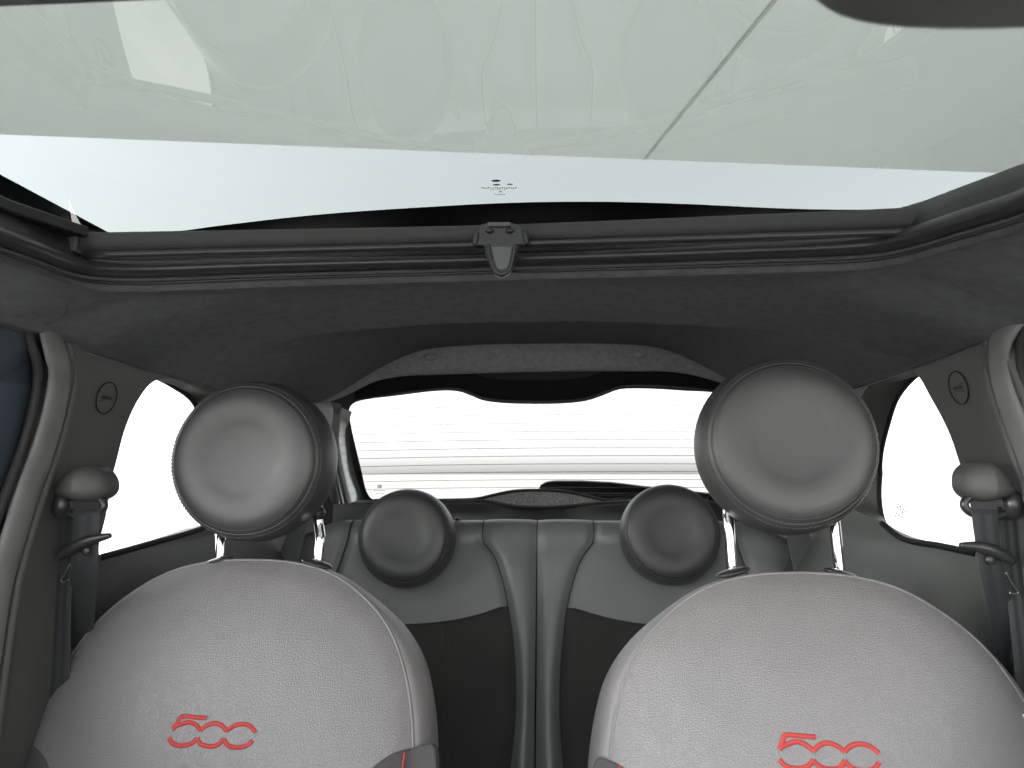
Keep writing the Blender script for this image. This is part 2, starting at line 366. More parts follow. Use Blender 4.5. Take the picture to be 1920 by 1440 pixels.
# align corners by arc parameter: sides map to sides
def reparam(P, marks, targets, n):
    P = np.array(P); L = np.r_[0, np.cumsum(np.linalg.norm(np.diff(P, axis=0), axis=1))]; L /= L[-1]
    s = np.interp(np.linspace(0, 1, n), targets, marks)
    return np.stack([np.interp(s, L, P[:, k]) for k in range(3)], 1)
def arc_at(P, test):
    P = np.array(P); L = np.r_[0, np.cumsum(np.linalg.norm(np.diff(P, axis=0), axis=1))]; L /= L[-1]
    i = [k for k in range(len(P)) if test(P[k])]; return L[i[0]], L[i[-1]]
a0, a1 = arc_at(inn, lambda p: p[1] > .90); b0, b1 = arc_at(outr, lambda p: p[1] > 1.80)
T0, T1 = .32, .68
inn = reparam(inn, [0, a0, a1, 1], [0, T0, T1, 1], NU); outr = reparam(outr, [0, b0, b1, 1], [0, T0, T1, 1], NU)
rows = []
NV = 110
for k in range(NV+1):
    s = k/NV; row = []
    for i in range(NU):
        p = inn[i]*(1-s)+outr[i]*s
        if k == 0: row.append(inn[i]+V3(0, 0, .012)); continue
        z = Hh(p[0], p[1])
        e1 = 1-sstep(0, .10, s); z = z*(1-e1)+(inn[i][2]-.010)*e1
        e2 = sstep(.93, 1, s); z = z*(1-e2)+outr[i][2]*e2
        row.append(V3(p[0], p[1], z))
    rows.append(row)
rows.append([p+V3(0, .004, .012) if p[1] > 1.88 else p+V3(np.sign(p[0])*.03, 0, -.002) for p in rows[-1]])
kk = [k for k in range(len(rows))]
hl = loft('headliner', rows, M['headliner'], body)
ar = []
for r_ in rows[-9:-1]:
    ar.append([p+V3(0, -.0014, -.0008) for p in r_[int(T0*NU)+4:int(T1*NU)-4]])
al = loft('lit_arch_overlay', ar, M['arch'], body)  # thin overlay on the headliner lip, its paler colour imitates front light
al['label'] = 'headliner felt lip above the rear window, coloured paler to look lit'
hl['label'] = 'charcoal felt headliner with a hollow above the rear seats'
for x, y in ((807, 669), (1194, 665)):
    c = atY(x, y, 1.80)
    super_ell('clip', c+V3(0, .004, .0), (.017, .010, .008), (V3(1, 0, 0), V3(0, .8, -.6), V3(0, .6, .8)), M['arch'], body, nu=24, nv=12)

# side trims with the quarter window openings
def xs(y, z):
    bul = (.095*sstep(.11, .26, -z)-.045*sstep(.30, .55, -z))*sstep(1.07, 1.2, y)
    return .612-.19*np.clip(z, 0, .2)-.04*sstep(1.4, 1.9, y)-bul+.0
def Fs(sx, off=0.): return lambda p: abs(p[0])*(1 if p[0]*sx > 0 else -1)-(xs(p[1], p[2])+off)
glass_px = {1: dict(front=[(1715, 699), (1745, 745), (1780, 812), (1805, 885), (1822, 960), (1832, 1034)], rear=[(1764, 1019), (1692, 1005), (1662, 982), (1650, 940), (1651, 870), (1666, 795), (1690, 735)]),
            -1: dict(front=[(292, 713), (262, 745), (236, 800), (214, 880), (200, 960), (186, 1042)], rear=[(285, 1015), (385, 985), None, None, None, (368, 764), (330, 728)])}
GOFF = .04
mem = {}
for sx in (1, -1):
    side = 'side_trim'
    gp = glass_px[sx]
    front = [atF(x, y, Fs(sx)) for x, y in gp['front']]
    rear = [None if q is None else atF(q[0], q[1], Fs(sx, GOFF)) for q in gp['rear']]
    if sx == 1: mem['rear'] = rear
    else:
        rear = [V3(-mem['rear'][i][0], mem['rear'][i][1]+.02, mem['rear'][i][2]) if r is None else r for i, r in enumerate(rear)]
    # glass loop (Y,z): front edge tucked forward behind the trim
    gy = [(p[1]-.015, p[2]+(.004 if i == 0 else 0)) for i, p in enumerate(front)]
    gy = [(front[0][1]+.0, front[0][2]+.010)]+gy[1:-1]+[(front[-1][1]-.02, front[-1][2]-.008)]+[(p[1], p[2]) for p in rear]
    glp = catmull([V3(a, b, 0) for a, b in gy], 96, closed=True)
    # trim hole loop
    ft = [(p[1], p[2]) for p in front]
    top = ft[0]
    hy = ft+[(rear[0][1]+.01, rear[0][2]-.008), (rear[1][1]+.02, rear[1][2]-.010), (rear[2][1]+.05, rear[2][2]-.012), (rear[3][1]+.055, rear[3][2]), (rear[4][1]+.055, rear[4][2]), (rear[5][1]+.045, rear[5][2]+.012), (rear[6][1]+.03, min(rear[6][2]+.018, .150))]
    hlp = catmull([V3(a, b, 0) for a, b in hy], 96, closed=True)
    bpx = [(1764, 1019), (1692, 1005), (1664, 985)] if sx == 1 else [(285, 1014), (385, 984), None]
    bt_ = [None if q is None else atF(q[0], q[1], Fs(sx)) for q in bpx]
    if sx == 1: mem['b'] = bt_
    else: bt_[2] = V3(0, bt_[1][1]+.03, mem['b'][2][2])
    gy = [(front[0][1]+.0, front[0][2]+.010)]+[(p[1]-.015, p[2]) for p in front[1:-1]]+[(front[-1][1]-.02, front[-1][2]-.012), (bt_[0][1]+.005, bt_[0][2]-.014), (bt_[1][1], bt_[1][2]-.012), (rear[2][1], rear[2][2]-.006)]+[(p[1], p[2]) for p in rear[3:]]
    glp = catmull([V3(a, b, 0) for a, b in gy], 96, closed=True)
    hy = ft+[(bt_[0][1], bt_[0][2]), (bt_[1][1], bt_[1][2]), (bt_[2][1]+.03, bt_[2][2]+.004), (rear[3][1]+.052, rear[3][2]), (rear[4][1]+.055, rear[4][2]), (rear[5][1]+.045, rear[5][2]+.012), (rear[6][1]+.03, min(rear[6][2]+.018, .150))]
    hlp = catmull([V3(a, b, 0) for a, b in hy], 96, closed=True)
    cy_, cz_ = 1.20, .0
    def byang(L, n=96):
        L = np.array(L)[:, :2]; a = np.unwrap(np.arctan2(L[:, 1]-cz_, L[:, 0]-cy_)); L = L if a[-1] > a[0] else L[::-1]
        a = np.arctan2(L[:, 1]-cz_, L[:, 0]-cy_); k = int(np.argmin(a)); L = np.roll(L, -k, 0); a = np.roll(a, -k)
        a = np.maximum.accumulate(a)
        A = np.r_[a-2*pi, a, a+2*pi]; Y_ = np.r_[L[:, 0]]*1; Y3 = np.tile(L[:, 0], 3); Z3 = np.tile(L[:, 1], 3)
        t = np.linspace(-pi, pi, n, endpoint=False); return np.stack([np.interp(t, A, Y3), np.interp(t, A, Z3)], 1)
    outer = []
    # outline of the whole trim
    for y in np.linspace(.925, 1.92, 40): outer.append((y, rail(y)[0]))
    for z in np.linspace(.1, -.9, 30): outer.append((1.93, z))
    for y in np.linspace(1.8, .9, 30): outer.append((y, -.92))
    for z in np.linspace(-.85, .10, 40): outer.append((np.interp(z, [-.9, -.3, 0, .1], [.80, .865, .895, .912]), z))
    H, G, O = byang(hlp, 160), byang(glp, 160), byang(outer, 160)
    P3 = lambda yz, off=0.: V3(sx*(xs(yz[0], yz[1])+off), yz[0], yz[1])
    rows = []
    rows.append([P3(g_, GOFF+.004) for g_ in G])
    for t in (.25, .5, .75, .92):
        rows.append([P3(G[i]*(1-t)+H[i]*t, GOFF*(1-t**2.2)) for i in range(160)])
    for t in np.linspace(0, 1, 46)**1.5:
        rows.append([P3(H[i]*(1-t)+O[i]*t, 0) for i in range(160)])
    rows.append([r_+V3(sx*.015, 0, .045) if r_[2] > .14 else r_+V3(sx*.02, 0, 0) for r_ in rows[-1]])
    st = loft('side_trim', rows, M['trim'], body, cu=True)
    # airbag roundel
    c = atF(199, 746, Fs(-1)) if sx < 0 else atF(1798, 727, Fs(1))
    tv = V3(sx*-.19, 0, 1); tv /= np.linalg.norm(tv); nv = V3(-sx, 0, -.19); nv /= np.linalg.norm(nv)
    rr = .0225
    ringp = [c+nv*.0008+V3(0, 1, 0)*rr*cos(t)+tv*rr*sin(t) for t in np.linspace(0, 2*pi, 49)[:-1]]
    rd = poly('airbag_roundel', ringp, .003, nv, M['trim'], body, bevel=.0008)
    sweep('roundel_groove', [p+nv*.0002 for p in ringp], circ(.0007, 6), M['black'], rd, closed=True, upv=tuple(nv))
    for dv in (.005, -.005):
        tube('bar', [c+nv*.001+V3(0, -.015, 0)+tv*dv, c+nv*.001+V3(0, .015, 0)+tv*dv], .0006, M['trim'], rd, n=6)
    # embossed letters AIRBAG between the bars
    cu = bpy.data.curves.new('t', 'FONT'); cu.body = 'AIRBAG'; cu.size = .0072; cu.extrude = .0003; cu.align_x = 'CENTER'; cu.align_y = 'CENTER'
    to = bpy.data.objects.new('t', cu); COL.objects.link(to); bpy.context.view_layer.update()
    tm = bpy.data.meshes.new_from_object(to.evaluated_get(bpy.context.evaluated_depsgraph_get())); bpy.data.objects.remove(to)
    rdir = V3(0, 1, 0)*(-1 if sx > 0 else 1)
    vs = [c+nv*(.0012+v.co.z)+rdir*v.co.x+tv*v.co.y for v in tm.vertices]
    mesh('lettering', vs, [tuple(p.vertices) for p in tm.polygons], M['trim_dark'], rd, smooth=False)
    # thin pale joint against the headliner, black seal along the sill
    tube('trim_joint', [V3(sx*(rail(y)[1]-.001), y, rail(y)[0]-.0015) for y in np.linspace(.95, 1.86, 50)], .0009, M['rubber'], body, n=6)
    sp = [P3(p_, -.001)+V3(0, 0, -.0035) for p_ in catmull([V3(front[-1][1]+.005, front[-1][2]+.001, 0), V3(bt_[0][1], bt_[0][2], 0), V3(bt_[1][1], bt_[1][2], 0), V3(bt_[2][1]+.02, bt_[2][2]+.006, 0)], 40)]
    tube('sill_seal', sp, .005, M['black'], body, n=8)
    # quarter window
    qw = mesh('quarter_window', [P3(g_, GOFF+.002) for g_ in G]+[P3((1.2, 0), GOFF+.002)], [(i, (i+1) % 160, 160) for i in range(160)], M['pane'], body, smooth=False)
    sweep('seal', [P3(g_, GOFF-.001) for g_ in G], circ(.0045, 8), M['black'], qw, closed=True, upv=(1, 0, 0))
    if sx == 1:
        mk, mf = [], []
        for r_ in range(4):
            for k in range(6 - r_):
                if (r_+k) % 4 == 3: continue
                cx_, cy2 = 1678+r_*6+k*1.2, 974-k*5.5-r_*1.5
                pts = [atF(cx_+dx, cy2+dy, Fs(1, GOFF)) for dx, dy in ((-1.6, -1.7), (1.6, -2.2), (1.6, 1.7), (-1.6, 2.2))]
                addmark(pts)
        mesh('window_print', mk, mf, M['mark'], qw, smooth=False)
    # door weatherstrip along B-pillar and roof rail
    if sx < 0: wp = [(102, 652), (112, 690), (106, 750), (84, 835), (52, 925), (22, 1020), (0, 1100)]
    else: wp = [(1880, 628), (1874, 668), (1884, 730), (1912, 810), (1945, 900), (1975, 1000), (1995, 1085)]
    wpts = [atX(x, y, sx*(.607-.12*max(0, (890-y)/1400.))) for x, y in wp]
    railp = [V3(sx*.63, -.05, .19), V3(sx*.635, .3, .235), V3(sx*.635, .6, .25), V3(sx*.625, .80, .238), V3(sx*.607, .895, .202)]
    wtail = [wpts[-1]+V3(0, -.02, -.2), wpts[-1]+V3(0, -.05, -.6)]
    wpath = catmull(railp+wpts+wtail, 120)
    sweep('weatherstrip', wpath, circ(.020, 20, .0075), M['rubber'], body, upv=(sx, 0, 0))
    sweep('pillar_edge', [p+V3(sx*-.000, .030, .004) if p[2] < .145 else p+V3(0, .030*sstep(.7, .9, p[1]), -.0) for p in wpath[50:]], circ(.006, 10), M['trim'], body, upv=(1, 0, 0))
    sweep('sealing_lip', [p+V3(sx*.010, -.026, -.004) for p in wpath], circ(.006, 10), M['rubber_dark'], body, upv=(1, 0, 0))
    sweep('door_jamb', [p+V3(sx*.022, -.03, 0) for p in wpath], [(-.054, 0), (.054, 0), (.054, .006), (-.054, .006)], M['jamb'], body, upv=(sx, 0, 0))
    # floor level sill panel
    boxm('door_sill', (sx*.60, .3, -.88), (.08, 1.3, .12), M['trim_dark'], body)
boxm('floor_pan', (0, .9, -.96), (1.3, 2.9, .03), M['carpet'], body)
boxm('bulkhead', (0, -.42, -.62), (1.24, .05, .66), M['carpet'], body)
# scratched crease in the felt by the left pillar
cr = [atF(x, y, lambda p: p[2]-Hh(p[0], p[1])+.001, .5, 1.6) for x, y in ((84, 610), (104, 603), (114, 596), (122, 585), (125, 572))]
tube('felt_crease', catmull(cr, 16), .0006, M['stitch'], body, n=6)

# front doors (only their window frames and upper panels reach the picture)
for sx in (-1, 1):
    door = boxm('door', (sx*.655, .30, -.53), (.05, 1.1, .70), M['trim'], body, bevel=.02)
    wp = [(38, 640), (46, 690), (38, 750), (12, 860), (-26, 960), (-62, 1080)] if sx < 0 else [(1925, 625), (1922, 670), (1935, 740), (1975, 860), (2010, 960), (2050, 1080)]
    pts = [atX(x, y, sx*.645) for x, y in wp]
    rl = [V3(sx*.655, -.2, .17), V3(sx*.67, .3, .235), V3(sx*.675, .6, .25), V3(sx*.665, .78, .225)]
    pth = catmull(rl+pts+[pts[-1]+V3(0, 0, -.12)], 90)
    sweep('window_frame', pth, [(-.044, -.008), (-.036, .004), (.026, .004), (.034, -.008), (.034, -.02), (-.044, -.02)], M['paint'], door, upv=(-sx, 0, 0), bevel=.004)
    sweep('frame_trim', [p+V3(-sx*.004, -.040, -.004) for p in pth], circ(.010, 12, .007), M['rubber_dark'], door, upv=(sx, 0, 0))

# ------------------------------------------------------------------ roller sunblind
bl0, bl1 = atF(155, 456, FB(.026)), atF(1800, 407, FB(.026))
blind = thing('sunblind', (bl0+bl1)/2, 'rolled black sunblind across the rear edge of the glass roof', 'sunblind')
mid = atF(940, 438, FB(.022))
bp = catmull([bl0, mid, bl1], 60)
tube('roll', bp, .0115, M['blind'], blind, n=24)
# woven dots along the roll
dv, df = [], []
for i in range(360):
    t = (i+.5)/360; p = np.array([np.interp(t, np.linspace(0, 1, 60), bp[:, k]) for k in range(3)])
    for j, an in enumerate((-150, -136, -122, -108)):
        a_ = R(an); q_ = p+V3(0, cos(a_)*.0118, sin(a_)*.0118)+V3(.0012*(j % 2), 0, 0)
        tg = V3(0, -sin(a_), cos(a_)); s = len(dv)
        dv += [q_+V3(-.0006, 0, 0), q_+tg*.0007, q_+V3(.0006, 0, 0), q_-tg*.0007]; df.append((s, s+1, s+2, s+3))
wv = mesh('weave', dv, df, M['stitch'], blind, smooth=False)
tube('pull_bar', [p+V3(0, -.006, -.016) for p in catmull([bl0+V3(.01, 0, 0), mid, bl1+V3(-.01, 0, 0)], 40)], .0045, M['gloss'], blind, n=12)
for p, s in ((bl0, -1), (bl1, 1)): boxm('end_cap', p+V3(s*.003, 0, 0), (.008, .026, .026), M['trim'], blind, bevel=.002)
boxm('stop_pad', atF(1728, 398, FB(.035)), (.05, .008, .006), M['trim'], blind, bevel=.001)
hp = lambda L, y: [atY(a, b, y) for a, b in L]
hn = (0, -1, 0)
hd = poly('handle', hp([(912, 418), (962, 418), (977, 421), (985, 434), (992, 452), (986, 459), (972, 459), (968, 480), (962, 500), (953, 514), (940, 520), (928, 515), (919, 500), (911, 480), (907, 461), (893, 460), (886, 455), (890, 440), (896, 426), (902, 420)], .900), .010, hn, M['gloss'], blind, bevel=.0022)
poly('grip_plate', hp([(920, 462), (961, 462), (956, 490), (951, 503), (944, 506), (937, 506), (931, 502), (926, 488)], .8982), .004, hn, M['latch'], hd, bevel=.0012)
sweep('grip_rim', catmull(hp([(915, 458), (918, 480), (925, 502), (932, 511), (941, 514), (951, 510), (958, 498), (963, 480), (966, 458)], .8975), 30), circ(.0022, 8), M['gloss'], hd, upv=(0, 1, 0))
poly('top_clip', hp([(914, 416), (958, 416), (957, 424), (914, 424)], .896), .006, hn, M['latch'], hd, bevel=.001)
for x in (918, 956): super_ell('screw', atY(x, 432, .898), (.0052, .0035, .003), (V3(1, 0, 0), V3(0, 0, 1), V3(0, 1, 0)), M['gloss'], hd, nu=16, nv=8)
super_ell('side_ear', atY(892, 447, .899), (.004, .010, .003), (V3(1, 0, 0), V3(.2, 0, 1), V3(0, 1, 0)), M['gloss'], hd, nu=16, nv=8)
super_ell('side_ear', atY(985, 443, .899), (.004, .010, .003), (V3(1, 0, 0), V3(-.2, 0, 1), V3(0, 1, 0)), M['gloss'], hd, nu=16, nv=8)

# ------------------------------------------------------------------ rear view mirror
mc = atY(2105, -150, .28)
mir = thing('rearview_mirror', mc, 'dark rounded rear-view mirror blurred in the top right corner', 'mirror')
super_ell('housing', mc, (.12, .035, .022), (V3(1, 0, 0), V3(0, -.1, 1), V3(0, 1, .1)), M['trim'], mir, e=.5, e2=.55)
super_ell('mirror_glass', mc+V3(0, .010, 0), (.115, .032, .014), (V3(1, 0, 0), V3(0, -.1, 1), V3(0, 1, .1)), M['gloss'], mir, e=.5, e2=.55)
tube('stalk', [mc+V3(0, 0, .03), mc+V3(0, -.05, .1)], .009, M['trim'], mir, upv=(1, 0, 0))

# ------------------------------------------------------------------ tailgate
wa, wb = V3(0, 2.02, .205), V3(0, 2.13, -.06)
wn = np.cross(V3(1, 0, 0), wb-wa); wn /= np.linalg.norm(wn)
if wn[1] > 0: wn = -wn
onW = lambda x, y, off=0: pl(x, y, wa+wn*off, wn)
gate = thing('tailgate', (0, 2.12, -.9), 'rear tailgate with a heated window, dark trim and a wiper outside', 'tailgate')
win_px = [(700, 938), (688, 925), (676, 880), (664, 830), (655, 785), (655, 763), (668, 752), (740, 741), (830, 731), (862, 733), (885, 741), (905, 749), (940, 754), (1000, 756), (1055, 755), (1100, 750), (1130, 740), (1160, 729), (1200, 727), (1280, 731), (1352, 738), (1368, 752), (1370, 785), (1362, 835), (1350, 880), (1338, 920), (1322, 938), (1240, 938), (1150, 939), (1120, 934), (1085, 926), (1040, 920), (1000, 919), (960, 921), (925, 928), (895, 935), (860, 937), (780, 938)]
wl = catmull([onW(x, y) for x, y in win_px], 240, closed=True)
# glass plate larger than the opening, standing behind the trim
gl_px = [(640, 950), (640, 725), (1390, 715), (1390, 950)]
gpl = poly('window_pane', [onW(x, y, -.012) for x, y in gl_px], .004, -wn, M['rearpane'], gate, bevel=0, smooth=False)
bpy.data.objects.remove(gpl)
gpl = mesh('window_pane', [onW(x, y, -.012) for x, y in gl_px], [(0, 1, 2, 3)], M['rearpane'], gate, smooth=False)
lys = [(768, 761.5, 760.5), (784, 777.5, 777), (800, 793.5, 793.5), (815.5, 809, 809), (830.5, 824.5, 825), (846, 840, 840), (860.5, 855, 854.5), (875.5, 870, 870), (890, 885, 884), (904, 899.5, 899), (918, 914, 914)]
dv, df = [], []
def lineadd(pts, hw=.5):
    s = len(dv); P = catmull([V3(x, y, 0) for x, y in pts], 24)
    for x, y, _ in P: dv.append(onW(x, y-hw, -.008)); dv.append(onW(x, y+hw, -.008))
    for i in range(23): df.append((s+2*i, s+2*i+1, s+2*i+3, s+2*i+2))
for l, m_, r_ in lys: lineadd([(656, l), (830, (l+m_)/2-.8), (1005, m_), (1190, (m_+r_)/2-.4), (1372, r_)])
lineadd([(658, 753), (760, 749.5), (842, 748), (856, 744), (864, 738)])
lineadd([(1156, 732), (1166, 740), (1180, 743.5), (1290, 746), (1372, 748)])
ht = mesh('heater_lines', dv, df, M['line'], gpl, smooth=False); ht['kind'] = 'stuff'
mk, mf = [], []
def wm(x, y, w_, h_): addmark([onW(x-w_, y-h_, -.007), onW(x+w_, y-h_, -.007), onW(x+w_, y+h_, -.007), onW(x-w_, y+h_, -.007)])
for a_ in range(12):
    t = a_*pi/6; wm(712+3.6*cos(t), 912+2.6*sin(t), .9, .8)
for k in range(5): wm(703+k*4.4, 920, 1.5, .7)
for k in range(4): wm(706+k*4.4, 925, 1.4, .6)
wm(712, 912, 1.6, .8)
mesh('window_print', mk, mf, M['mark'], gpl, smooth=False)
# trim ring around the window; inner edge on the glass, outer edge under the headliner lip
cx_, cy_ = 1008, 838
def outpt(p):
    # projected direction from window centre in the glass plane
    c = onW(cx_, cy_); v = p-c; vx, vz = v[0], v[2]
    return vx, vz
rows = [wl, [p+wn*.006+(p-onW(cx_, cy_))*.004 for p in wl]]
topf = lambda z: (1-.95*sstep(.08, .17, z))*(1-.95*sstep(.02, .05, -z))
for s, f in ((.3, .012), (.7, .034), (1.3, .05), (2.2, .06)):
    r = []
    for p in wl:
        v = p-onW(cx_, cy_); l = np.linalg.norm(v); r.append(p+v/l*.05*s+wn*f*topf(p[2]))
    rows.append(r)
loft('window_surround', [rows[0]]+rows[2:], M['trim_dark'], gate, cu=True)
sweep('window_gasket', [p+wn*.001 for p in wl], circ(.0022, 8), M['black'], gate, closed=True, upv=tuple(wn))
# soft upper cover with the bulge for the brake light
cvp = [(668, 751), (740, 740), (830, 730), (862, 731), (885, 739), (905, 747), (940, 752), (1000, 754), (1055, 753), (1100, 748), (1130, 738), (1160, 727), (1200, 724), (1280, 728), (1350, 735)]
bot = catmull([onW(x, y, .012) for x, y in cvp], 60)
cv = []
for s, dy_, dz_ in ((0, .012, .008), (0, 0, .0), (0, -.008, .004), (0, -.013, .016), (0, -.015, .04), (0, -.01, .12)):
    cv.append([p+V3(0, dy_, dz_) for p in bot])
loft('top_cover', cv, M['cover'], gate)
tube('cover_rim', [p+V3(0, -.004, .001) for p in bot], .0035, M['trim'], gate, n=10)
# lower trim: shelf lip, recess with speckled felt
zl_ = lambda x, y, d=0: onW(x, y, .02+d)
lt_top = catmull([zl_(x, y) for x, y in ((600, 942), (640, 941), (780, 940), (860, 939), (895, 938), (925, 941), (960, 948), (1005, 951), (1060, 949), (1110, 944), (1150, 941), (1250, 941), (1385, 941), (1440, 941))], 60)
rws = [[p+V3(0, .02, .002) for p in lt_top], lt_top, [p+V3(0, -.012, -.002) for p in lt_top], [p+V3(0, -.022, -.010) for p in lt_top], [V3(p[0], p[1]-.03, -.10) for p in lt_top], [V3(p[0], p[1]-.06, -.125) for p in lt_top], [V3(p[0], 1.90, -.14) for p in lt_top], [V3(p[0], 1.86, -.2) for p in lt_top], [V3(p[0], 1.86, -.9) for p in lt_top]]
loft('lower_trim', rws, M['trim_dark'], gate)
tube('trim_lip', [p+V3(0, -.010, .001) for p in lt_top], .0032, M['trim'], gate, n=10)
fe = catmull([onW(x, y, .004) for x, y in ((868, 938), (925, 928), (960, 923), (1005, 921), (1045, 922), (1085, 928), (1120, 936), (1135, 941))], 40)
fe2 = catmull([zl_(x, y, -.003) for x, y in ((868, 941), (900, 944), (940, 952), (1005, 957), (1070, 954), (1110, 949), (1135, 945))], 40)
loft('felt_recess', [fe, [(a+b)/2+V3(0, .004, 0) for a, b in zip(fe, fe2)], fe2], M['speckle'], gate)
hump = catmull([onW(x, y, .010) for x, y in ((700, 938), (860, 937), (895, 935), (930, 927), (965, 920.5), (1005, 919), (1045, 920), (1085, 926), (1120, 935), (1150, 939), (1330, 938))], 60)
tube('hump_rim', hump, .0045, M['trim_dark'], gate, n=10)
# glossy reveals at both sides of the window
for sx in (-1, 1):
    if sx < 0:
        near = [(640, 763), (627, 790), (632, 850), (642, 900), (652, 945)]; far = [(660, 772), (653, 800), (660, 850), (670, 895), (682, 935)]
        npt = [atY(x, y, 1.965) for x, y in near]; fpt = [onW(x, y, .003) for x, y in far]; sv = (npt, fpt)
    else:
        npt = [V3(-p[0], p[1], p[2]) for p in sv[0]]; fpt = [V3(-p[0]-.01, p[1], p[2]) for p in sv[1]]
    npt, fpt = catmull(npt, 24), catmull(fpt, 24)
    loft('pillar_reveal', [[p+V3(sx*.04, -.01, 0) for p in npt], [p+V3(sx*.008, -.004, 0) for p in npt], npt, [(a*.6+b*.4)+V3(sx*.004, 0, 0) for a, b in zip(npt, fpt)], fpt], M['reveal'], body)
    tube('pillar_seam', [p+V3(sx*.012, -.012, 0) for p in npt[8:]], .0035, M['rubber'], body, n=8, upv=(0, 1, 0))
# rear pillar lining between reveal and side trim
for sx in (-1, 1):
    rws = []
    for t in np.linspace(0, 1, 8):
        x = sx*(.575-.035*t); y = 1.88+.10*t
        rws.append([V3(x+sx*.02*(1-zf) , y, z) for z, zf in ((.19, 1), (.12, .9), (.0, .5), (-.15, .2), (-.6, 0), (-.9, 0))])
    loft('rear_pillar_lining', rws, M['trim'], body)
# shelf between seat backs and tailgate
boxm('luggage_floor', (0, 1.97, -.55), (1.1, .3, .02), M['carpet'], body)
# wiper outside the glass
wy = lambda L, off=-.06: [onW(x, y, off) for x, y in L]
wip = poly('wiper_arm', wy([(1009, 921), (1013, 911), (1024, 905), (1040, 903), (1092, 903), (1150, 906), (1206, 913), (1300, 923), (1380, 932), (1380, 942), (1300, 933), (1200, 924), (1140, 921), (1090, 918), (1050, 918), (1040, 922), (1034, 930), (1012, 932)]), .012, wn, M['gloss'], gate, bevel=.003)
poly('arm_backing', wy([(1034, 914), (1200, 916), (1380, 936), (1380, 946), (1034, 946)], -.075), .004, wn, M['trim_dark'], wip, bevel=0)
for (x0, y0, x1, y1, r_) in ((1090, 924, 1290, 927, .0022), (1120, 929, 1300, 930, .0018), (1150, 934, 1300, 934, .0018)):
    tube('wiper_blade', [onW(x0, y0, -.055), onW(x1, y1, -.055)], r_, M['rubber'], wip, n=8)

# ------------------------------------------------------------------ seats: headrest builder
def headrest(parent, c, tilt, sc_, leather, posts=None, turn=0.):
    ax = V3(sin(turn), -cos(tilt)*cos(turn), sin(tilt)); ax /= np.linalg.norm(ax)
    pr = [(0, .0056), (.012, .0058), (.030, .0068), (.045, .0086), (.058, .0112), (.070, .0126), (.082, .0124), (.091, .0102), (.097, .0072), (.1005, .0030), (.1015, .0005), (.1022, -.0008), (.1035, -.0004), (.1062, -.005), (.1105, -.015), (.1135, -.030), (.1145, -.045), (.1125, -.062), (.106, -.080), (.092, -.094), (.07, -.102), (.04, -.106), (0, -.107)]
    pc = catmull([V3(a, b, 0) for a, b in pr], 110)
    hr = lathe('headrest', [(p[0]*sc_, p[1]*sc_) for p in pc], c, ax, leather, parent, n=120)
    s = np.cross(ax, (0, 0, 1)); s /= np.linalg.norm(s); u = np.cross(s, ax)
    P = lambda r, h, t: c+ax*h*sc_+(s*cos(t)+u*sin(t))*r*sc_
    sweep('piping', [P(.1020, .0006, t) for t in np.linspace(0, 2*pi, 97)[:-1]], circ(.0011, 8), leather, hr, closed=True, upv=tuple(ax))
    V, Fc = [], []
    nst = 128
    for r, h in ((.0960, .0083), (.1068, -.0050)):
        for i in range(nst):
            t = 2*pi*i/nst; dt = 2*pi/nst*.30
            a_, b_ = P(r, h+.0002, t-dt), P(r, h+.0002, t+dt); rad = (P(r, h, t)-c); rad -= ax*np.dot(rad, ax); rad /= np.linalg.norm(rad)
            k = len(V); w_ = rad*.00045; hgt = (ax*.9+rad*.1)*.0003
            V += [a_-w_, a_+w_, b_+w_, b_-w_, a_-w_+hgt, a_+w_+hgt, b_+w_+hgt, b_-w_+hgt]
            Fc += [(k, k+1, k+2, k+3), (k+4, k+7, k+6, k+5), (k, k+4, k+5, k+1), (k+1, k+5, k+6, k+2), (k+2, k+6, k+7, k+3), (k+3, k+7, k+4, k)]
    mesh('stitching', V, Fc, M['stitch'], hr, smooth=False)
    return hr

